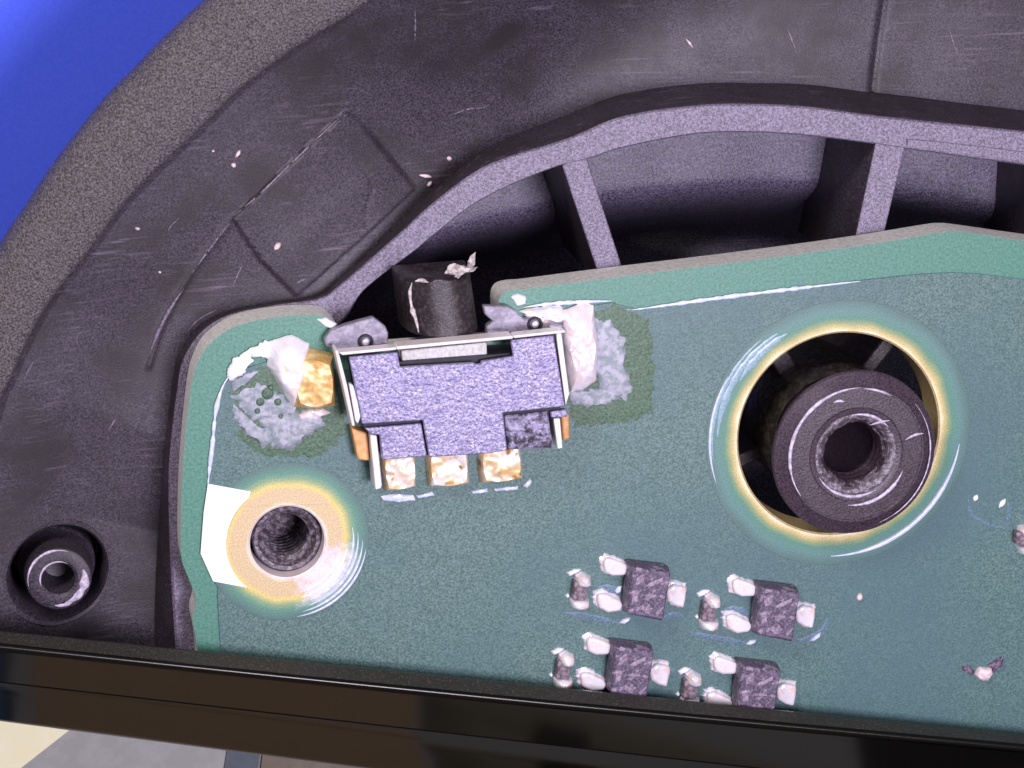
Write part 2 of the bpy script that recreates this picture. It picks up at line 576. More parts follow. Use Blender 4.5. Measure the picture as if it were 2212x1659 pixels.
# ------------------------------------------------------------------ housing
HB = P(700, 700, DESK_Z + 8)
housing = thing('plastic_housing', 'dark moulded plastic housing with grained rim, ribs and screw posts around the green board',
                'housing', (HB.x, HB.y, DESK_Z + 8))
NS = 620
A = spline([(-330, 1400), (-220, 1000), (-110, 730), (0, 530), (60, 440), (120, 350), (220, 222), (300, 140),
            (350, 88), (445, 0), (600, -130), (800, -260), (1200, -420), (1700, -560), (2600, -720)], NS)
B = spline([(-86, 1420), (-80, 1300), (-55, 1080), (0, 868), (20, 825), (65, 725), (115, 640), (190, 545), (260, 450),
            (330, 375), (440, 270), (510, 200), (625, 112), (750, 35), (805, 0), (1000, -110), (1400, -280), (1800, -400), (2600, -560)], NS)
E = spline([(333, 1445), (336, 1250), (350, 1030), (372, 830), (388, 765), (432, 707), (500, 673), (590, 653),
            (690, 637), (735, 600), (855, 493), (925, 420), (1015, 345), (1095, 298), (1215, 252), (1340, 205), (1500, 181),
            (1630, 179), (1756, 184), (1906, 203), (2212, 240), (2600, 290)], NS)
F = spline([(383, 1450), (373, 1300), (366, 1150), (366, 1000), (385, 830), (400, 770), (440, 714), (500, 680),
            (590, 661), (690, 645), (740, 612), (860, 508), (935, 440), (1030, 370), (1106, 337), (1226, 300), (1346, 252),
            (1506, 228), (1631, 225), (1756, 232), (1906, 252), (2212, 284), (2600, 330)], NS)
G = spline([(470, 1455), (462, 1300), (455, 1150), (455, 1000), (470, 860), (520, 775), (600, 742), (690, 725),
            (745, 690), (790, 625), (900, 540), (930, 515), (1020, 445), (1106, 400), (1206, 360), (1276, 343), (1346, 320),
            (1506, 290), (1636, 287), (1756, 295), (1891, 312), (1956, 322), (2212, 357), (2600, 405)], NS)
RIM_Z = -96.0
FLOOR_Z = -430.0
wA = [P(p.x, p.y, -70) for p in A]
wB = [P(p.x, p.y, -30) for p in B]
wF = [P(p.x, p.y, RIM_Z) for p in F]
wG = [P(p.x, p.y, RIM_Z) for p in G]


def zE(p):
    t = min(1, max(0, (p.x - 690) / 550))
    return -150 - 155 * (t * t * (3 - 2 * t)) - 35 * max(0, min(1, (p.y - 950) / 200))


wE = [P(p.x, p.y, zE(p)) for p in E]


def arc_index(row, f):
    return [row[min(len(row) - 1, int(f * (len(row) - 1)))]]


# grained outer band: rounded cross-section, outer wall going down to the mat
rows = []
for t, dz in ((0.0, 0), (0.03, 8), (0.08, 13), (0.2, 20), (0.45, 26), (0.7, 24), (0.88, 18), (0.955, 8), (0.99, -6), (1.0, -22)):
    rows.append([b.lerp(a, t) + Vector((0, 0, dz)) for a, b in zip(wA, wB)])
rows.append([Vector((a.x + 25, a.y - 20, -130)) for a in wA])
rows.append([Vector((a.x + 120, a.y - 100, DESK_Z + 8)) for a in wA])
rows.insert(0, [b + Vector((4, -4, -34)) for b in wB])
MB().loft(rows).build('outer_rim', M['band'], housing, sharp=50)

# inner shell: loft from the groove to the foot of the inner wall
def seg_d(p, a, b):
    ab = b - a
    t = max(0, min(1, (p - a).dot(ab) / ab.length_squared))
    return (p - a - ab * t).length


def poly_sd(p, poly):
    d = 1e9
    inside = False
    n = len(poly)
    for i in range(n):
        a, b = poly[i], poly[(i + 1) % n]
        d = min(d, seg_d(p, a, b))
        if (a.y > p.y) != (b.y > p.y) and p.x < (b.x - a.x) * (p.y - a.y) / (b.y - a.y) + a.x:
            inside = not inside
    return -d if inside else d


def sst(x, a, b):
    t = max(0, min(1, (x - a) / (b - a)))
    return t * t * (3 - 2 * t)


panel = [Vector(p) for p in [(752, 240), (764, 250), (800, 290), (897, 407), (800, 500), (640, 640), (560, 560), (500, 470), (620, 358), (742, 243)]]
# a second, shallow step that curves up from the board corner
stepline = [Vector(p) for p in [(322, 790), (345, 715), (378, 645), (430, 565), (500, 475)]]
crease = [Vector(p) for p in [(1935, -150), (1912, 0), (1895, 110), (1885, 195)]]
arcline = [Vector(p) for p in [(770, 345), (795, 375), (803, 410), (790, 450), (790, 490), (815, 510)]]
NT = 150
grid = []
for i in range(NS):
    b = wB[i] + Vector((13, -13, -44))
    e = wE[i]
    L = (b - e).xy.length
    row = []
    for k in range(NT + 1):
        t = k / NT
        t = 1 - (1 - t) ** 1.0
        z = b.z + (e.z - b.z) * (1 - (1 - t) ** (1.25 + 1.9 * sst(i / NS, .5, .72)))
        z -= min(40, L * 0.04) * math.sin(math.pi * t) * t
        p = Vector((b.x + (e.x - b.x) * t, b.y + (e.y - b.y) * t, z))
        # photo-plane position of this point, for the moulded details
        rel = p - CAMLOC
        dep = -rel.dot(back)
        uv = Vector((CU + rel.dot(right) / dep * D, CV - rel.dot(up) / dep * D))
        if 440 < uv.x < 960 and 180 < uv.y < 700:
            sd = poly_sd(uv, panel)
            fade = 1 - sst(uv.y + 0.9 * uv.x, 1080, 1260)
            p.z += 13 * (1 - sst(sd, -4, 3)) * (0.08 + 0.92 * fade)
            for a_, b_ in zip(arcline, arcline[1:]):
                dd = seg_d(uv, a_, b_)
                if dd < 6:
                    p.z -= 1.0 * (1 - sst(dd, 0, 5))
        if 280 < uv.x < 540 and 440 < uv.y < 820:
            dd = min(seg_d(uv, a_, b_) for a_, b_ in zip(stepline, stepline[1:]))
            p.z += 3.5 * math.exp(-(dd / 7) ** 2)
        if uv.x > 1820 and uv.y < 260:
            dd = min(seg_d(uv, a_, b_) for a_, b_ in zip(crease, crease[1:]))
            side = uv.x - (1885 + (195 - uv.y) * 0.14)
            p.z -= 10 * math.exp(-(dd / 7) ** 2) + 8 * sst(side, -6, 6)
        p.z += 3.0 * nz((p.x, p.y), 0.006, 2.0)
        row.append(p)
    grid.append(row)
shell_rows = [[grid[i][k] for i in range(NS)] for k in range(NT + 1)]
shell_rows.insert(0, [wB[i] + Vector((4, -4, -34)) for i in range(NS)])
BOSS = P(127, 1252, -95)
shell = MB().loft(shell_rows)
keep = [f for f in shell.f if (Vector(shell.v[f[0]]).xy - BOSS.xy).length > 114]
shell.f, shell.m = keep, [0] * len(keep)
shell.build('inner_shell', M['shell'], housing, sharp=60)

# inner wall: foot, sloping outer face, flat top, inner face down to the cavity floor
rows = [wE, [e.lerp(f, .9) + Vector((0, 0, -6)) for e, f in zip(wE, wF)], [f + Vector((0, 0, -5)) for f in wF],
        [f.lerp(g, .06) for f, g in zip(wF, wG)], [f.lerp(g, .94) for f, g in zip(wF, wG)],
        [g + Vector((0, 0, -5)) for g in wG], [Vector((g.x + 14, g.y - 14, FLOOR_Z)) for g in wG]]
wl = MB().loft(rows[:3], mi=1)  # outer and inner faces get the darker plastic, shade put into the colour
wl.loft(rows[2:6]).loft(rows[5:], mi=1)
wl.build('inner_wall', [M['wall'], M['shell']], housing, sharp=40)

# cavity floor, bulging under the compartments and sinking beneath the board
mb = MB()
nx, ny = 120, 90
rows = []
for j in range(ny + 1):
    row = []
    for i in range(nx + 1):
        u_ = 380 + (2650 - 380) * i / nx
        v_ = 150 + (1300 + 0.1 * u_ - 150) * j / ny
        p = P(u_, v_, FLOOR_Z)
        # height: a broad swell whose crest follows the arch
        crest = 395 + 0.00022 * (u_ - 1650) ** 2
        d = v_ - crest
        z = FLOOR_Z + 10 * math.exp(-(d / 110) ** 2) - 320 * sst(d, -10, 190) + 5 * nz((p.x, p.y), .008, 4)
        row.append(Vector((p.x, p.y, z)))
    rows.append(row)
mb.loft(rows).build('cavity_floor', M['cavity'], housing)

# ribs across the cavity
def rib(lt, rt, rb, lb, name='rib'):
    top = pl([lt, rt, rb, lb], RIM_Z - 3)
    m_ = MB().slab(top, FLOOR_Z - 60, RIM_Z - 3, side_mi=1)  # rib sides darker than the top: their shade is in the material colour
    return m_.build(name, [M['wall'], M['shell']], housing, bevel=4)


rib((1213, 355), (1266, 335), (1352, 600), (1300, 615))
rib((1893, 300), (1958, 310), (1897, 560), (1833, 580))
rib((2272, 352), (2330, 362), (2310, 570), (2255, 570))
# double step on the wall right of the second rib
mb = MB()
st = spline([(1958, 300), (2080, 312), (2212, 328), (2500, 362)], 40)
so = spline([(1958, 316), (2080, 330), (2212, 347), (2500, 384)], 40)
ws = [P(p.x, p.y, RIM_Z) for p in st]
we = [P(p.x, p.y, RIM_Z) for p in so]
mb.loft([[p + Vector((0, 0, -1)) for p in ws], [p + Vector((0, 0, 7)) for p in ws], [p + Vector((0, 0, 7)) for p in we],
         [p + Vector((0, 0, -1)) for p in we]]).build('wall_step', M['wall'], housing, sharp=30)

# small screw boss standing on the shell at the left
bc = P(127, 1252, -95)
base_z = None
best = 1e9
for row in grid:
    for p in row:
        d = (p.xy - bc.xy).length
        if d < best:
            best, base_z = d, p.z
def zat(x, y):
    return min((((p.x - x) ** 2 + (p.y - y) ** 2), p.z) for row in grid[::3] for p in row[::3])[1]


gx = (zat(bc.x + 120, bc.y) - zat(bc.x - 120, bc.y)) / 240
gy = (zat(bc.x, bc.y + 120) - zat(bc.x, bc.y - 120)) / 240
boss = MB()
rows = []
for k_, (r_, z_) in enumerate([(128, -6), (120, 3), (112, 2), (106, -8), (102, -60), (98, -190), (86, -192)]):
    rows.append([(bc.x + r_ * math.cos(a), bc.y + r_ * math.sin(a), base_z + z_ + (gx * r_ * math.cos(a) + gy * r_ * math.sin(a)) * (1 if k_ < 5 else 0))
                 for a in [2 * math.pi * q_ / 72 for q_ in range(72)]])
boss.loft(rows, closed=True)
boss.lathe(bc, [(86, base_z - 192), (84, base_z - 70), (78, base_z - 62), (74, base_z - 30), (72, -110), (69, -99), (64, -96), (42, -97), (36, -102), (32, -140), (28, -200), (0, -205)], n=72)
boss.build('screw_boss', M['shell'], housing, sharp=35)
bossobj = bpy.data.objects['screw_boss']
CRESC = [(56, -78, 20, 9), (60, -100, -60, 4), (66, 70, 190, 2.5), (40, 60, 200, 2.2)]  # bright crescents on the boss ring, highlights put in as pale arcs

# big post inside the large board hole
HC = P(1811, 936, 0)
pc = P(1850, 982, 100)
post = MB().lathe(pc, [(150, FLOOR_Z - 140), (148, -40), (150, 40), (176, 62), (186, 74), (187, 82), (184, 87), (157, 99), (154, 101), (151, 101),
                       (150, 99.5), (108, 100), (104, 98), (92, 97), (78, 93), (72, 86), (69, 76), (66, 68), (70, 58), (65, 48), (69, 38), (63, 28),
                       (66, 12), (56, -60), (40, -160), (0, -162)], n=120, jit=.8)
post.build('screw_post', M['post'], housing, sharp=14)
def warc(name, c, r, a0, a1, wd, m, z, parent, n=40, jit=.5, hz=.8):
    q = []
    for k in range(n):
        a = math.radians(a0 + (a1 - a0) * k / (n - 1))
        rel = Vector((c.x + r * math.cos(a), c.y + r * math.sin(a), z)) - CAMLOC
        dep = -rel.dot(back)
        q.append((CU + rel.dot(right) / dep * D, CV - rel.dot(up) / dep * D))
    return ridge(name, q, wd, m, z=z, parent=parent, n=n, jit=jit, hz=hz)


for r_, a0, a1, wd in CRESC:
    warc('worn_edge', bc, r_, a0, a1, wd, M['scrape'], -96, bossobj, hz=.3)
PO = bpy.data.objects['screw_post']
for r_, a0, a1, wd, z_ in ((152, 88, 215, 4.0, 101), (150, 60, 86, 2.4, 101), (116, -98, -22, 4.0, 101), (92, 40, 100, 3, 101), (96, -150, -60, 3.5, 100), (170, -70, 40, 1.6, 101)):
    warc('worn_edge', pc, r_, a0, a1, wd, M['scrape'], z_, PO)  # highlight arcs on the post top, painted as pale ridges
MB().lathe(pc, [(94, 96.5), (90, 98.5), (82, 96), (76, 92), (71, 85), (68, 74)], n=110, jit=5).build('worn_bore', M['thread'], PO, sharp=70)
for pts in ([(1880, 918), (1900, 912), (1922, 908)], [(1956, 950), (1975, 940), (1995, 936)], [(1800, 870), (1812, 866), (1824, 868)]):
    ridge('scratch', pts, 3.0, M['scrape'], z=101, parent=PO, n=10)
mb = MB()
for ang, wd in ((2.15, 26), (3.5, 18), (0.9, 18)):
    dx = Vector((math.cos(ang), math.sin(ang)))
    ny_ = Vector((-dx.y, dx.x))
    mb.box(pc.xy + dx * 205, dx * 75, ny_ * wd, FLOOR_Z - 130, -135, .1)
mb.build('post_fin', M['plunger'], housing, bevel=5)
MB().lathe(pc, [(152, -330), (163, -300), (163, -60), (152, -20)], n=80, jit=3).build('sleeve', M['shaft'], bpy.data.objects['screw_post'], sharp=60)

# threaded boss under the small board hole
SCN = P(620, 1169, 0)
prof = [(76, FLOOR_Z - 100), (76, -36), (72, -30), (64, -31)]
z = -38
for k in range(8):
    prof += [(60, z - 3), (50, z - 10), (60, z - 17)]
    z -= 20
prof += [(44, z), (0, z - 6)]
mb = MB()
rows = []
n = 90
for i, (r, zz) in enumerate(prof):
    rows.append([(SCN.x + 4 + (r + 3 * noise.noise(Vector((k * .2, i, 0)))) * math.cos(2 * math.pi * k / n),
                  SCN.y - 4 + r * math.sin(2 * math.pi * k / n), zz - (20 * k / n if 4 <= i < len(prof) - 2 else 0)) for k in range(n)])
mb.loft(rows, closed=True).build('threaded_boss', M['thread'], housing, sharp=50)

# ------------------------------------------------------------------ circuit board
board = thing('circuit_board', 'green printed circuit board with a big and a small round hole inside the housing',
              'circuit board', (P(1300, 1000, -94).x, P(1300, 1000, -94).y, -94))
left_edge = spline([(432, 1470), (425, 1390), (416, 1340), (424, 1297), (410, 1255), (393, 1208), (391, 1130), (396, 1000), (411, 850), (425, 790),
                    (450, 746), (500, 709), (560, 691), (640, 681), (700, 684), (728, 702)], 110)
top_edge = spline([(1079, 700), (1077, 655), (1086, 634), (1108, 626), (1136, 624)], 20) + \
    spline([(1136, 624), (1321, 600), (1606, 565), (1856, 531), (2030, 503), (2062, 500), (2100, 504), (2212, 520), (2480, 556)], 60)[1:]
outline = [(p.x, p.y) for p in left_edge] + [(737, 765), (1082, 738)] + [(p.x, p.y) for p in top_edge] + [(2480, 1665)]
wo = pl(outline, 0)
BIG = circ(HC, 234, 128)
SML = circ(SCN, 82, 80)
MB().slab(wo, -94, 0, holes=[BIG, SML], side_mi=1).build('substrate', [M['border'], M['edge']], board, bevel=10, seg=3)
bpy.data.objects['substrate'].modifiers[0].material = 1

pour_pts = [(482, 1476), (476, 1390), (470, 1290), (470, 1262), (462, 1255), (434, 1195), (441, 1105), (451, 1045), (459, 980), (468, 885), (484, 832), (515, 800), (600, 775),
            (735, 800), (1085, 772), (1100, 690), (1321, 654), (1376, 668), (1606, 636), (1856, 606), (1990, 592), (2056, 589), (2110, 591), (2212, 604), (2478, 640), (2478, 1664)]
wp = pl(pour_pts, 4)
MB().slab(wp, 0.2, 4.5, holes=[circ(HC, 304, 128), circ(SCN, 176, 96)]).build('mask_over_copper', M['mask'], board, bevel=2.5)
# copper edges under the mask, their glint painted as pale ridges
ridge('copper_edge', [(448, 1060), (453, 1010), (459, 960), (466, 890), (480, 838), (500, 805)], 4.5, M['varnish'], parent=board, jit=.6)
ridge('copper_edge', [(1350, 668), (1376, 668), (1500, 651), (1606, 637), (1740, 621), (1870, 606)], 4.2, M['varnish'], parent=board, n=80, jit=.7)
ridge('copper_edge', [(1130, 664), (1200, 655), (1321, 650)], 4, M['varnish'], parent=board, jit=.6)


def annulus(name, c, r0, r1, z0, z1, m, n=110, bevel=1.5):
    return MB().slab(circ(c, r1, n), z0, z1, holes=[circ(c, r0, n)]).build(name, m, board, bevel=bevel)


MBC = (0.088, 0.165, 0.153)
ringb = radial('big_ring_plating', HC, [(236, (.85, .78, .55)), (243, (.66, .52, .22)), (254, (.28, .34, .16)), (264, (.10, .25, .18)), (282, (.11, .24, .22)), (304, MBC)])
annulus('gold_ring', HC, 235, 306, 0.2, 5.4, ringb, bevel=1.0)
MB().lathe(HC, [(236, 6), (232, 3), (231, -60), (231, -92)], n=128).build('plated_barrel', M['gold'], board)
rings = radial('small_ring_plating', SCN, [(83, (.86, .76, .56)), (90, (.66, .51, .30)), (120, (.66, .50, .28)), (129, (.74, .60, .20)), (142, (.26, .38, .20)), (154, (.11, .27, .20)), (176, MBC)], tin_or_glow=(.80, .75, .90))  # lower-right glow of the pad painted into the ring colour
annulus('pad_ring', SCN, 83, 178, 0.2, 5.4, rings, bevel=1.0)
MB().lathe(SCN, [(84, 6.5), (80.5, 4), (80, -60), (80, -92)], n=90).build('plated_barrel', M['solder2'], board)
# white silkscreen patch left of the small hole
sk = pl([(449, 1045), (545, 1063), (560, 1068)], 5.5)
arc = []
for k in range(25):
    a = math.radians(128 + (228 - 128) * k / 24)
    arc.append(Vector((SCN.x + 132 * math.cos(a), SCN.y + 132 * math.sin(a))))
sk = pl([(449, 1045), (542, 1062)], 7) + arc + pl([(460, 1256), (433, 1196), (440, 1105)], 7)
MB().slab(sk, 5.6, 7.8).build('silkscreen_patch', M['silk'], board, bevel=1)
# highlight arcs beside both holes, put in as pale ridges
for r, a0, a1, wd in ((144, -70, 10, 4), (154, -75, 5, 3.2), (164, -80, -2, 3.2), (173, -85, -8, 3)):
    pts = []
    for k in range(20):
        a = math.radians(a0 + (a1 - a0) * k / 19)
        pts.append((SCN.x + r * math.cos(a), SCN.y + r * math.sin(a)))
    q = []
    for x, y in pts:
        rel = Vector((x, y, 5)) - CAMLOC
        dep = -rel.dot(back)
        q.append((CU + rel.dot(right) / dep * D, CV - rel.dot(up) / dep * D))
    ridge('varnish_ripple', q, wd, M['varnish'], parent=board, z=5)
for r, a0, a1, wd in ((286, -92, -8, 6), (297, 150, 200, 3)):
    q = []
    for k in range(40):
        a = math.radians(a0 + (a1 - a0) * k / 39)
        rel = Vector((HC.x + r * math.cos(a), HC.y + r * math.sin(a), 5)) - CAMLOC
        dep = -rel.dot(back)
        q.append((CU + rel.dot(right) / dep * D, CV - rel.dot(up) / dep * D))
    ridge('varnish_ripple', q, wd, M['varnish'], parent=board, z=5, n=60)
# bright reflection on the small pad, put in as white arcs
PR = bpy.data.objects['pad_ring']
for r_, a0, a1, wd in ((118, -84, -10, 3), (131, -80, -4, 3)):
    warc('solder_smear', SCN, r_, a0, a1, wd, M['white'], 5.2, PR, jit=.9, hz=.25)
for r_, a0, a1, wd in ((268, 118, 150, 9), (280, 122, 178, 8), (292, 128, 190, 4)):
    warc('varnish_ripple', HC, r_, a0, a1, wd, M['haze_varnish'], 5.3, board, hz=.12)  # hazy halo at the hole's upper left, painted as flat arcs

# stains and flux residue around the switch tabs
MB().dome(pl([(498, 850), (540, 800), (640, 780), (730, 830), (750, 930), (690, 985), (560, 985), (520, 945)], 4.6), 1.2, 4.6, jag=14, rough=.4, prof=lambda t: min(1, t * 6)).build('stain', M['stain'], board)
MB().dome(pl([(1250, 690), (1330, 655), (1400, 690), (1412, 800), (1410, 895), (1330, 915), (1240, 922), (1225, 850)], 4.6), 1.2, 4.6, jag=9, rough=.4, prof=lambda t: min(1, t * 6)).build('stain', M['stain'], board)
FL = lambda t: min(1, t * 5)
for i, (pts, h, m) in enumerate([
    ([(500, 868), (540, 905), (560, 925), (600, 920), (640, 935), (600, 960), (565, 962), (530, 938), (508, 905)], 6, 'flux'),
    ([(560, 900), (620, 890), (690, 895), (703, 915), (660, 945), (640, 968), (590, 966), (570, 930)], 7, 'flux'),
    ([(500, 855), (560, 830), (610, 850), (640, 885), (600, 905), (545, 905)], 4, 'flux'),
    ([(490, 796), (512, 772), (540, 760), (548, 780), (520, 812), (500, 826)], 6, 'white'),
    ([(530, 762), (560, 742), (604, 736), (600, 762), (562, 776)], 6, 'white'),
    ([(498, 826), (530, 806), (560, 800), (540, 822), (505, 846)], 3, 'flux'),
    ([(1284, 690), (1315, 690), (1340, 720), (1350, 735), (1345, 780), (1368, 840), (1350, 862), (1300, 850), (1282, 780)], 5, 'flux'),
    ([(1232, 848), (1290, 836), (1352, 848), (1330, 866), (1260, 880), (1236, 872)], 5, 'flux'),
    ([(600, 925), (640, 915), (670, 922), (640, 938), (606, 940)], 5, 'white'),
]):
    MB().dome(pl(pts, 5.5), h, 5.5, rings=8, step=3.5, jag=9, rough=1.5, nscale=.035, seed=i * 2.1, prof=FL).build('flux_residue', M[m], board)
for i, (x, y, r) in enumerate([(578, 850, 13), (562, 868, 9), (600, 868, 8), (556, 888, 6), (585, 838, 6), (606, 900, 6)]):
    c = P(x, y, 10)
    MB().dome(circ(c, r, 14), 3, 10.5).build('flux_pit', M['stain'], board)
for i, pts in enumerate([
    [(c5(595, 1565)), (c5(680, 1550)), (c5(790, 1560)), (c5(800, 1590)), (c5(690, 1600)), (c5(610, 1590))],
    [(c5(805, 1560)), (c5(900, 1540)), (c5(915, 1560)), (c5(820, 1578))],
    [(c5(1130, 1535)), (c5(1225, 1518)), (c5(1230, 1540)), (c5(1140, 1552))],
    [(c5(1268, 1522)), (c5(1330, 1510)), (c5(1410, 1505)), (c5(1410, 1525)), (c5(1280, 1535))],
    [(c5(1440, 1500)), (c5(1480, 1455)), (c5(1495, 1475)), (c5(1465, 1515))]]):
    MB().dome(pl(pts, 5), 4, 5, rings=4, step=4, jag=2, rough=2, seed=i).build('flux_bead', M['varnish'], board)

M['track'] = mat('faint_track', (0.055, 0.115, 0.165), 0.45, base2=(0.17, 0.26, 0.34), nscale=.23, lo=.36, hi=.7)
for pts, wd in ([c6(165, 500), c6(330, 530), c6(545, 575)], 7), ([c6(850, 540), c6(920, 520), c6(1000, 525)], 7), ([c6(1030, 640), c6(1220, 680), c6(1430, 712)], 7), \
        ([c6(1760, 680), c6(1830, 690), c6(1960, 620), c6(1990, 520)], 7), ([(2092, 1070), (2098, 1110), (2130, 1130), (2170, 1142)], 4), ([(2176, 1082), (2180, 1110), (2172, 1138)], 4), \
        ([c6(400, 330), c6(480, 345), c6(560, 360)], 12), ([c6(1270, 480), c6(1360, 495), c6(1450, 510)], 12):
    ridge('faint_track', pts, wd, M['track'], z=4.6, parent=board, n=24, hz=.06)
# faint printed component outlines by the right edge
for pts in ([(2104, 1082), (2111, 1069)], [(2158, 1096), (2172, 1078)]):
    (x0, y0), (x1, y1) = pts
    ridge('solder_dash', [(x0, y0), ((x0 + x1) / 2, (y0 + y1) / 2), (x1, y1)], 6, M['white'], parent=board, n=8)
# dirt on the board
# ------------------------------------------------------------------ side push switch
sw_at = P(970, 850, 5)
switch = thing('push_switch', 'broken side push switch with lavender metal shield and black plunger at the board edge', 'switch',
               (sw_at.x, sw_at.y, 5))
ZT = 104.0


def cpl(pts, z):
    return pl([c5(*p) for p in pts], z)


# amber moulded body under the shield
MB().slab(cpl([(425, 790), (1610, 700), (1665, 1055), (1590, 1075), (1610, 1270), (900, 1320), (605, 1340), (592, 1210), (500, 1165)], ZT - 22), 6, ZT - 22).build('switch_body', M['dark'], switch)
MB().slab(cpl([(425, 1165), (520, 1195), (532, 1358), (462, 1352)], 50), 6, 50).build('body_block', M['body'], switch, bevel=4)
MB().slab(cpl([(1668, 1085), (1712, 1080), (1718, 1225), (1680, 1240)], 50), 6, 50).build('body_block', M['body'], switch, bevel=4)
# shield top plate
plate = [(408, 742), (560, 728), (698, 712), (712, 802), (1150, 775), (1160, 784), (1188, 784), (1194, 768), (1382, 738), (1366, 642), (1622, 612),
         (1690, 1035), (1322, 1072), (1348, 1292), (1250, 1312), (884, 1336), (846, 1116), (486, 1140), (452, 960)]
MB().slab(cpl(plate, ZT), ZT - 12, ZT).build('shield_plate', M['shield'], switch, bevel=2.5)
# folded front lip with its bright cut edge
MB().slab(cpl([(348, 716), (690, 684), (691, 700), (372, 732)], ZT + 3), ZT - 34, ZT + 3).build('front_lip', M['shieldedge'], switch, bevel=3)
MB().slab(cpl([(690, 680), (1380, 616), (1385, 634), (692, 700)], ZT + 6), ZT - 40, ZT + 6).build('front_lip', M['shieldedge'], switch, bevel=3)
MB().slab(cpl([(1382, 616), (1690, 582), (1694, 598), (1386, 632)], ZT + 3), ZT - 34, ZT + 3).build('front_lip', M['shieldedge'], switch, bevel=3)
# ledge seen through the notch
MB().slab(cpl([(718, 705), (1225, 655), (1228, 735), (725, 775)], ZT - 30), 30, ZT - 30).build('notch_ledge', M['edge'], switch, bevel=3)
# side walls of the shield
MB().slab(cpl([(326, 706), (346, 702), (398, 905), (446, 1150), (428, 1154), (376, 920)], ZT - 4), ZT - 62, ZT - 4).build('side_wall', M['shieldedge'], switch, bevel=3)
MB().slab(cpl([(410, 902), (434, 908), (488, 1075), (462, 1140), (448, 1120)], ZT - 6), ZT - 30, ZT - 6).build('side_tab', M['shieldedge'], switch, bevel=3)
MB().slab(cpl([(1636, 600), (1668, 598), (1716, 960), (1694, 1030)], ZT - 2), 12, ZT - 2).build('side_wall', M['shieldedge'], switch, bevel=3)
# lower tabs, a step below the plate
MB().slab(cpl([(500, 1162), (838, 1134), (872, 1330), (606, 1352), (592, 1205), (534, 1196)], ZT - 10), ZT - 30, ZT - 10).build('shield_tab', M['shield'], switch, bevel=2.5)
MB().dome(cpl([(1334, 1092), (1588, 1068), (1622, 1284), (1352, 1296)], ZT - 10), 5, ZT - 18, rings=14, rough=5, nscale=.06, prof=lambda t: min(1, t * 8)).build('shield_tab', M['worn'], switch)
tag(switch.children[-1], 'dark worn and pitted corner tab')
MB().slab(cpl([(1600, 1064), (1700, 1052), (1702, 1096), (1608, 1100)], ZT - 12), ZT - 30, ZT - 12).build('shield_tab', M['shield'], switch, bevel=2)
MB().slab(cpl([(534, 1200), (574, 1206), (604, 1500), (600, 1520), (566, 1530)], ZT - 24), 8, ZT - 24).build('corner_strip', M['shieldedge'], switch, bevel=3)
MB().slab(cpl([(1622, 1106), (1660, 1104), (1676, 1282), (1646, 1288)], ZT - 16), 8, ZT - 16).build('corner_strip', M['shieldedge'], switch, bevel=3)
# three gilt leads soldered to the board
for i, pts in enumerate([[(592, 1275), (794, 1265), (806, 1505), (760, 1515), (615, 1530)], [(856, 1262), (1108, 1252), (1120, 1488), (1000, 1500), (876, 1506)],
                         [(1164, 1250), (1418, 1235), (1438, 1455), (1300, 1472), (1182, 1482)]]):
    MB().dome(cpl(pts, 8), 30, 5, rings=16, step=3, jag=1.5, rough=3, nscale=.03, seed=i * 3.3,
              prof=lambda t: min(1, t * 6) ** .6).build('lead', M['gilt'], switch)
# flanges in front of the lip
MB().slab(cpl([(262, 640), (300, 590), (380, 556), (470, 530), (555, 508), (625, 560), (642, 600), (640, 662), (480, 690), (340, 700), (275, 680)], 30), 6, 30).build('flange', M['ear'], switch, bevel=3)
MB().slab(cpl([(1204, 440), (1352, 442), (1400, 470), (1450, 520), (1560, 500), (1690, 565), (1500, 590), (1225, 610), (1225, 560), (1262, 530), (1215, 490)], 30), 6, 30).build('flange', M['ear'], switch, bevel=3)
for x, y, fl in ((508, 652, bpy.data.objects['flange']), (1512, 548, bpy.data.objects['flange.001'])):
    c = P(*c5(x, y), 34)
    MB().lathe(c, [(17, 31), (16, 38), (12, 38), (11, 33), (10, 31)], n=32).build('rivet_ring', M['dark'], fl)
    MB().dome(circ(c, 8, 16), 6, 32).build('rivet', M['white'], fl)
# soldered side tabs
MB().dome(cpl([(60, 720), (180, 702), (325, 735), (332, 900), (340, 1048), (220, 1060), (80, 1056)], 30), 42, 5, rings=16, step=3, jag=.6, rough=1.2, nscale=.03, seed=5,
          prof=lambda t: min(1, t * 4) ** .7).build('mounting_tab', M['amber'], switch)
MB().dome(pl([(582, 737), (630, 722), (668, 742), (672, 790), (660, 836), (650, 870), (634, 886), (604, 838), (576, 790)], 5), 46, 5, rings=18, step=3, jag=1.5, rough=5, nscale=.035, seed=4, prof=lambda t: math.sin(min(1, t * 1.6) * math.pi / 2)).build('solder_joint', M['solder'], switch)
MB().dome(pl([(652, 885), (700, 880), (715, 892), (680, 905), (640, 905)], 5), 12, 5, rings=5, step=5, jag=4, rough=4, seed=6).build('solder_joint', M['solder2'], switch)
MB().dome(pl([(1212, 672), (1262, 652), (1282, 660), (1290, 740), (1288, 822), (1262, 842), (1232, 846), (1222, 790)], 5), 30, 5, rings=18, step=3, jag=1.5, rough=5, nscale=.035, seed=8,
          prof=lambda t: min(1, t * 2.6) ** .7).build('solder_joint', M['solder2'], switch)
MB().dome(pl([(1120, 672), (1160, 662), (1215, 660), (1225, 690), (1180, 700), (1140, 690)], 5), 26, 5, rings=12, step=3, jag=5, rough=7, seed=12).build('solder_joint', M['solder'], switch)
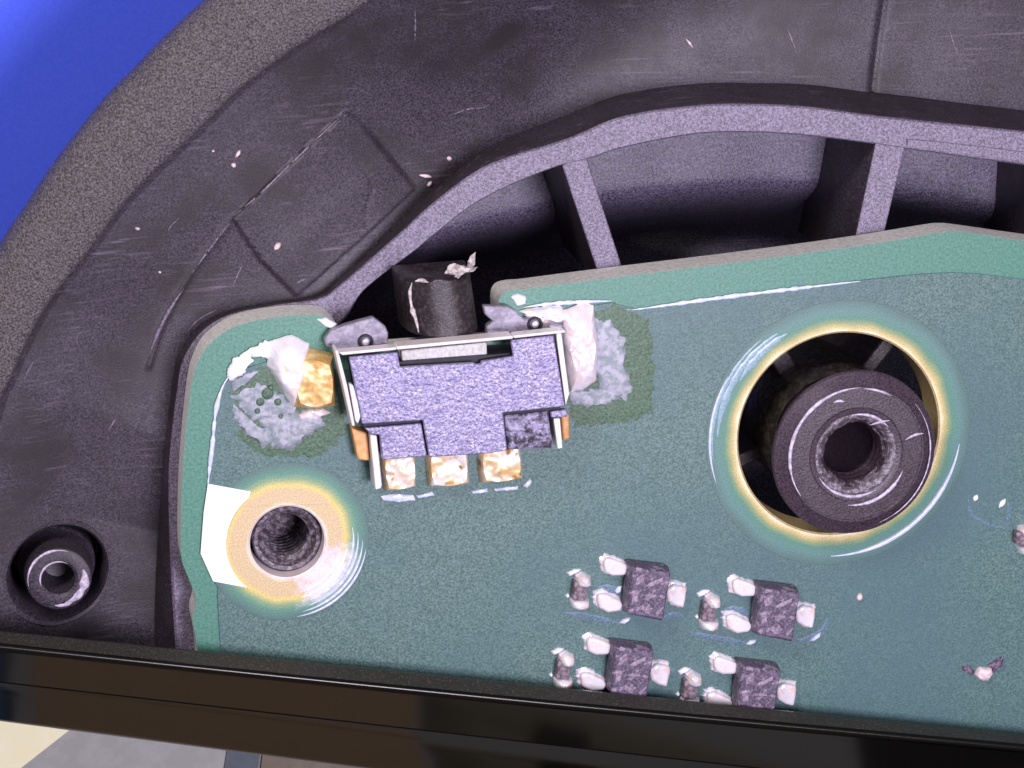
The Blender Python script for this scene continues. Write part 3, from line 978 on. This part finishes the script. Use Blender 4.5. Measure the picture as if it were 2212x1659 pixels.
MB().dome(pl([(1104, 642), (1118, 634), (1136, 640), (1138, 656), (1116, 662)], 2), 10, 0, rings=5, step=3, jag=2, rough=3, seed=2).build('solder_joint', M['white'], switch)
MB().dome(pl([(684, 690), (704, 686), (728, 700), (722, 712), (700, 706)], 2), 9, 0, rings=5, step=3, jag=2, rough=3, seed=3).build('solder_joint', M['white'], switch)
# black plunger, its end broken off, with pale burrs
zt = 66
pa = [P(*c5(*p), zt) for p in ((770, 628), (1222, 612))]
pb = [P(*c5(*p), zt) for p in ((728, 304), (1172, 268))]
rows = []
for t in (-.02, 0, .02, .1, .3, .5, .7, .85, .95, .985, 1.0):
    l_, r_ = pa[0].lerp(pb[0], max(0, t)), pa[1].lerp(pb[1], max(0, t))
    ctr, half = (l_ + r_) / 2, (r_ - l_) / 2
    row = []
    for k in range(41):
        a = math.pi - math.pi * k / 40 * 1.0
        ca, sa = math.cos(a), math.sin(a)
        x_ = math.copysign(abs(ca) ** .75, ca)
        z_ = max(0, sa) ** .65
        sh = 1 - (.06 if t >= 1 else 0)
        p = ctr + half * x_ * sh
        n_ = 2 * nz((p.x, p.y), .03, 3)
        jag_ = Vector((0, (9 * nz((k * .35, 0), 1.0, 2) if t > .9 else 0), 0))
        row.append(Vector((p.x, p.y, -90 + (zt + 90) * z_ * sh + n_ * sa)) + jag_)
    rows.append(row)
mb = MB().loft(rows)
nn = len(mb.v)
mb.f.append(list(range(nn - 41, nn)))
mb.m.append(0)
mb.build('plunger', M['plunger'], switch, sharp=75)
ridge('burr', [c5(782, 300), c5(770, 360), c5(782, 450), c5(805, 520), c5(822, 596)], 4.5, M['burr'], z=zt - 1, parent=bpy.data.objects['plunger'], jit=.8)
ridge('burr', [c5(800, 292), c5(840, 286), c5(880, 300)], 4, M['burr'], z=zt, parent=bpy.data.objects['plunger'], n=14, jit=.8)
MB().dome(pl([c5(975, 250), c5(990, 205), c5(1040, 192), c5(1090, 205), c5(1170, 212), c5(1150, 240), c5(1090, 240), c5(1060, 275)], zt), 9, zt - 6, rings=5, step=4, jag=6, rough=7, seed=1).build('burr', M['burr'], bpy.data.objects['plunger'], flat=True)
ridge('burr', [c5(1110, 205), c5(1132, 185), c5(1142, 150), c5(1158, 120)], 6, M['burr'], z=zt + 12, parent=bpy.data.objects['plunger'], n=14, jit=.9)

# ------------------------------------------------------------------ transistors and resistors
def transistor(off, label):
    ox, oy = off
    def q(pts, z): return pl([(c6(*p)[0] + ox, c6(*p)[1] + oy) for p in pts], z)
    c = q([(750, 380)], 5)[0]
    t = thing('transistor', label, 'transistor', (c[0], c[1], 5), 'three-legged transistors on the board')
    b = q([(638, 192), (905, 224), (852, 560), (606, 512)], 62)
    ctr = sum(b, Vector((0, 0))) / 4
    m_ = MB()
    lo_ = [ctr + (p - ctr) * 1.05 for p in b]
    mid = [ctr + (p - ctr) * 1.07 for p in b]
    m_.loft([[(*p, 12) for p in lo_], [(*p, 30) for p in mid], [(*p, 62) for p in b]], closed=True)
    m_.add([(*p, 62) for p in b], [(0, 1, 2, 3)])
    bpy_body = m_.build('body', M['chip'], t, bevel=4)
    for i, pts in enumerate([[(432, 150), (470, 120), (560, 150), (640, 190), (630, 220), (590, 255), (500, 255), (445, 230)],
                             [(390, 380), (450, 365), (560, 420), (590, 460), (560, 500), (470, 512), (400, 470)],
                             [(868, 350), (920, 305), (1020, 325), (1015, 400), (1000, 480), (940, 465), (880, 430)]]):
        w_ = q(pts, 26)
        c_ = sum(w_, Vector((0, 0))) / len(w_)
        ld = MB().slab([c_ + (p - c_) * .92 for p in w_], 8, 26).build('lead', M['tin'], t, bevel=6, seg=3)
        MB().dome([c_ + (p - c_) * 1.12 for p in w_], 14, 4.6, rings=7, step=3, jag=4, rough=4, nscale=.07, seed=i * 2 + ox * .013 + oy * .02).build('solder_fillet', M['tin'], ld)
    for i, pts in enumerate([[(1040, 440), (1120, 370), (1170, 360), (1155, 470), (1050, 525)], [(1190, 520), (1310, 450), (1430, 405), (1415, 465), (1240, 545)],
                             [(990, 620), (1090, 605), (1080, 740), (1000, 765)], [(1170, 650), (1330, 635), (1340, 680), (1180, 692)],
                             [(1110, 820), (1290, 828), (1220, 915), (1180, 900)], [(930, 860), (1030, 815), (1000, 900)], [(1060, 270), (1150, 290), (1140, 330), (1050, 330)]]):
        pp = pl([(1209.6 + .15625 * a + ox, 1183.7 + .15625 * b_ + oy) for a, b_ in pts], 62)
        MB().dome(pp, 1.0, 62, rings=4, step=2.5, jag=2.2, seed=i + ox * .01, prof=lambda t: min(1, t * 4)).build('marking', M['ink'], bpy_body)
    return t


def resistor(off, label):
    ox, oy = off
    def q(pts, z): return pl([(c6(*p)[0] + ox, c6(*p)[1] + oy) for p in pts], z)
    c = q([(280, 345)], 5)[0]
    t = thing('chip_resistor', label, 'resistor', (c[0], c[1], 5), 'tiny chip resistors on the board')
    MB().slab(q([(242, 290), (335, 300), (318, 420), (225, 415)], 30), 6, 30).build('body', M['resbody'], t, bevel=3)
    MB().dome(q([(238, 235), (290, 215), (350, 250), (352, 310), (300, 322), (240, 310)], 8), 34, 4.6, rings=6, step=3, jag=1, rough=5, seed=ox * .02).build('terminal', M['tin'], t)
    MB().dome(q([(203, 405), (270, 392), (342, 412), (335, 460), (280, 476), (212, 462)], 8), 34, 4.6, rings=6, step=3, jag=1, rough=5, seed=ox * .02 + 3).build('terminal', M['tin'], t)
    MB().dome(q([(190, 225), (240, 198), (285, 205), (240, 228), (205, 250)], 6), 9, 4.6, rings=4, step=3, jag=2, rough=3, seed=4).build('solder_bead', M['white'], t)
    MB().dome(q([(175, 385), (195, 365), (205, 385), (190, 405)], 6), 7, 4.6, rings=4, step=3, jag=1, seed=5).build('solder_bead', M['white'], t)
    MB().dome(q([(348, 395), (390, 360), (410, 365), (385, 405)], 6), 8, 4.6, rings=4, step=3, jag=1, seed=6).build('solder_bead', M['white'], t)
    return t


offs = [(0, 0), (279, 45), (-36, 171), (238, 213)]
wh = ['upper left of four', 'upper right of four', 'lower left of four, above bezel', 'lower right of four, cut by bezel']
for o_, w_ in zip(offs, wh):
    transistor(o_, 'purplish black three-leg transistor, ' + w_)
    resistor(o_, 'tiny silver-capped chip resistor beside a transistor, ' + w_)
for i, pts in enumerate([[(545, 575), (575, 545), (630, 532), (620, 555), (580, 582)], [(1425, 722), (1450, 690), (1495, 688), (1490, 708), (1450, 726)],
                         [(1860, 700), (1900, 660), (1940, 635), (1938, 665), (1890, 700)], [(515, 350), (540, 320), (565, 318), (560, 360), (530, 370)]]):
    MB().dome(pl([c6(*p) for p in pts], 5), 6, 4.6, rings=4, step=3, seed=i).build('flux_bead', M['varnish'], board)
# pale component cut off by the right edge
ec = P(2206, 1165, 5)
edge = thing('chip_capacitor', 'pale two-capped chip component cut off by the right edge of the photo', 'capacitor', (ec.x, ec.y, 5))
MB().slab(pl([(2196, 1150), (2240, 1155), (2238, 1180), (2194, 1176)], 30), 6, 30).build('body', M['resbody'], edge, bevel=3)
MB().dome(pl([(2200, 1135), (2222, 1130), (2245, 1140), (2240, 1158), (2196, 1154)], 6), 34, 4.6, rings=6, step=3, jag=2, rough=5).build('terminal', M['tin'], edge)
MB().dome(pl([(2192, 1176), (2238, 1178), (2236, 1192), (2200, 1194)], 6), 34, 4.6, rings=6, step=3, jag=2, rough=5, seed=3).build('terminal', M['tin'], edge)

# ------------------------------------------------------------------ crumbs and dirt
def crumb(name, label, cat, pts, z, h, m, seed=0):
    wpts = pl(pts, z)
    c = sum(wpts, Vector((0, 0))) / len(wpts)
    o = MB().dome([p - c for p in wpts], h, 0, rings=5, step=3, jag=2, rough=h * .3, nscale=.1, seed=seed).build(name, m)
    o.location = Vector((c.x, c.y, z)) * S
    return tag(o, label, cat)


PROJ = []
for row in grid[::3]:
    for p in row[::2]:
        rel = p - CAMLOC
        dep = -rel.dot(back)
        PROJ.append((CU + rel.dot(right) / dep * D, CV - rel.dot(up) / dep * D, p.z))


def surf(u_, v_):
    return min(PROJ, key=lambda q: abs(q[0] - u_) + abs(q[1] - v_))[2]


SHELL = bpy.data.objects['inner_shell']
for pts, wd in [([(322, 770), (333, 738), (350, 700), (372, 660), (398, 622)], 3.2), ([(415, 590), (440, 555), (470, 515), (500, 478)], 2.0),  # both strokes: highlight along the shallow step, painted pale
                ([(503, 468), (560, 420), (620, 362), (690, 295), (742, 246)], 2.2), ([(52, 820), (60, 802), (72, 780)], 2.2),  # first stroke: painted highlight on the panel edge; second: a scratch
                ([(896, 18), (897, 50), (896, 88)], 1.8), ([(362, 500), (372, 485), (388, 470)], 1.6), ([(640, 612), (652, 606), (664, 602)], 2.4),
                ([(500, 625), (515, 590), (525, 570)], 1.5), ([(400, 720), (430, 690), (470, 668)], 1.5), ([(970, 250), (1010, 236), (1045, 232), (1060, 222)], 1.8),
                ([(1700, 60), (1712, 90), (1722, 118)], 1.6), ([(2050, 60), (2062, 100), (2080, 140)], 1.6), ([(235, 930), (243, 915), (250, 905)], 1.4)]:
    cs = spline(pts, 24)
    ws_ = [P(p.x, p.y, surf(p.x, p.y)) for p in cs]
    rows_ = []
    for i, c in enumerate(ws_):
        t_ = (ws_[min(i + 1, 23)] - ws_[max(i - 1, 0)]).normalized()
        s_ = Vector((-t_.y, t_.x, 0)).normalized()
        rr = wd * min(1, .1 + 3 * min(i, 23 - i) / 24) * (1 + .7 * nz((c.x, c.y), .12, 1))
        rows_.append([c + s_ * rr * math.cos(a) + Vector((0, 0, .5 + rr * .7 * math.sin(a))) for a in (0, .8, 1.57, 2.34, math.pi)])
    MB().loft(rows_).build('scuff', M['scuff'], SHELL, sharp=80)


def oval(x, y, a, b, ang, n=10):
    return [(x + a * math.cos(t) * math.cos(ang) - b * math.sin(t) * math.sin(ang), y + a * math.cos(t) * math.sin(ang) + b * math.sin(t) * math.cos(ang))
            for t in [2 * math.pi * k / n for k in range(n)]]


for i, (nm, lb, x, y, a, b, ang, h) in enumerate([
    ('plastic_crumb', 'oval pink crumb lying inside the recessed square of the housing', 598, 532, 13, 8, -.9, 7),
    ('plastic_crumb', 'small white crumb between grained rim and recessed square', 504, 357, 6, 6, 0, 5),
    ('plastic_crumb', 'thin pale shaving just above the white crumb by the grained rim', 514, 332, 11, 4, -1.0, 4),
    ('plastic_crumb', 'tiny white dot beside the groove, left of the white crumb', 460, 326, 4, 4, 0, 4),
    ('plastic_crumb', 'pale tan shaving near the right corner of the recessed square', 918, 380, 18, 4, .15, 4),
    ('plastic_crumb', 'tan curl below the shaving at the corner of the recessed square', 928, 397, 9, 5, -.8, 5),
    ('plastic_crumb', 'faint lavender crumb above the curved wall, right of the recessed square', 970, 342, 7, 6, .5, 4),
    ('plastic_crumb', 'tiny triangular crumb on the dark shell below the grained rim', 297, 494, 7, 4, .3, 4),
    ('plastic_crumb', 'tiny pale dot on the shell left of the board corner', 345, 588, 4, 4, .3, 4),
    ('plastic_crumb', 'thin white fibre on the upper shell over the arch', 1489, 93, 16, 3, .9, 3),
]):
    crumb(nm, lb, 'crumb', oval(x, y, a * .8, b * .75, ang), surf(x, y) + .5, h, M['crumb'], i)
crumb('plastic_crumb', 'tiny pink crumb alone on the board right of the transistors', 'crumb', oval(1856, 1290, 9, 6, -1.2), 5, 6, M['crumb'], 3)
c = P(2126, 1450, 5)
dirt = thing('dirt_clump', 'dark dirt clump with a pinkish middle near the lower right of the board', 'dirt', (c.x, c.y, 5))
MB().dome(pl([(2104, 1455), (2118, 1440), (2140, 1442), (2146, 1456), (2132, 1470), (2112, 1468)], 6), 16, 4.6, rings=5, step=3, jag=4, rough=6).build('pale_core', M['crumb'], dirt)
MB().dome(pl([(2072, 1440), (2092, 1436), (2108, 1452), (2098, 1460)], 6), 6, 4.6, rings=4, step=3, jag=4, rough=3).build('dark_wing', M['chip'], dirt)
MB().dome(pl([(2134, 1440), (2148, 1424), (2168, 1418), (2166, 1438), (2148, 1452)], 6), 10, 4.6, rings=4, step=3, jag=4, rough=4, seed=2).build('dark_wing', M['chip'], dirt)

# ------------------------------------------------------------------ monitor bezel across the bottom
ml = P(1106, 1640, DESK_Z)
monitor = thing('monitor', 'glossy black monitor bezel running across the bottom of the photo', 'monitor', (ml.x, ml.y, DESK_Z))
US = [-400, 0, 300, 700, 1106, 1600, 2212, 2700]


def line(y0, sl, z, sag=0.0):
    return [P(u_, y0 + sl * u_ - sag * math.sin(math.pi * min(1, max(0, u_ / 2212))), z) for u_ in [(-400 + 3100 * k / 60) for k in range(61)]]


l_a = line(1362, .1017, 70)
l_b = line(1364, .1017, 84)
l_c = line(1389, .0985, 128, -6)
l_d = line(1394, .0985, 136, -6)
l_e = line(1402, .0985, 136, -6)
l_f = line(1408, .0990, 130, -5)
l_s0 = line(1472, .1135, 80)
l_s1 = line(1475, .1135, 78)
l_g = line(1550, .1300, 32)
l_h = line(1557, .1305, 20)
under = [Vector((p.x, p.y - 60, 68)) for p in l_a]
MB().loft([under, l_a, l_b]).build('screen_gasket', M['seam'], monitor)
MB().loft([l_b, l_c]).build('inner_lip', M['matte'], monitor)
MB().loft([l_c, l_d, l_e, l_f]).build('lip_bevel', M['satin'], monitor, sharp=80)
MB().loft([l_f, l_s0]).build('front_face', M['gloss'], monitor)
MB().loft([l_s0, [p + Vector((0, 0, -8)) for p in l_s0], [p + Vector((0, 0, -8)) for p in l_s1], l_s1]).build('seam', M['seam'], bpy.data.objects['front_face'])
MB().loft([l_s1, l_g, l_h, [Vector((p.x, p.y - 14, -12)) for p in l_h], [Vector((p.x, p.y - 20, DESK_Z)) for p in l_h],
           [Vector((p.x, p.y + 30, DESK_Z)) for p in l_h], [Vector((p.x, p.y + 30, 10)) for p in l_h], under]).build('lower_face', M['gloss'], monitor, sharp=80)

# things on the desk below the bezel
z = DESK_Z
MB().slab(pl([(-300, 1480), (150, 1480), (150, 1577), (44, 1660), (-60, 1760), (-300, 1760)], z + 4), z, z + 4).build('paper_sheet', M['paper'])
tag(bpy.context.scene.collection.objects[-1] if False else bpy.data.objects['paper_sheet'], 'cream sheet of paper below the bezel at the lower left', 'paper')
o = MB().slab(pl([(500, 1560), (572, 1560), (552, 1700), (478, 1700)], z + 6), z, z + 6).build('cloth_strip', M['bluestrip'])
tag(o, 'dark blue strip on the desk below the bezel', 'strip')
o = MB().slab(pl([(576, 1560), (900, 1560), (900, 1720), (556, 1720)], z + 12), z, z + 12).build('tan_board', M['tan'])
tag(o, 'dull tan board on the desk right of the blue strip', 'board')

# unseen boxes added only to colour or darken the reflections in the glossy bezel
def reflect_box(x0, x1, y, h, m, label, name='carton'):
    at = ((x0 + x1) / 2, y, DESK_Z)
    t = thing(name, label, 'box', at)
    MB().box(Vector((at[0], y - 150)), Vector(((x1 - x0) / 2, 0)), Vector((0, 150)), DESK_Z, DESK_Z + h).build('carton_body', m, t, bevel=6)
    MB().box(Vector((at[0], y - 150)), Vector(((x1 - x0) / 2 + 8, 0)), Vector((0, 158)), DESK_Z + h - 90, DESK_Z + h + 8).build('carton_lid', m, t, bevel=6)
    return t


reflect_box(-1250, -180, -2300, 1500, M['kraft'], 'brown cardboard box mirrored in the left half of the glossy bezel')
reflect_box(-2300, -1330, -2200, 1300, M['navy'], 'navy blue box mirrored at the far left of the glossy bezel')
M['olive'] = mat('olive_card', (0.16, 0.15, 0.105), 0.8, base2=(0.18, 0.17, 0.12), nscale=.02)
reflect_box(-130, 1150, -2750, 1500, M['olive'], 'olive grey box mirrored in the middle of the glossy bezel')
reflect_box(170, 300, -2250, 1300, M['seam'], 'narrow black tower mirrored before the olive box in the bezel')
reflect_box(1180, 3200, -2400, 1700, M['seam'], 'wide black box mirrored in the right half of the glossy bezel')
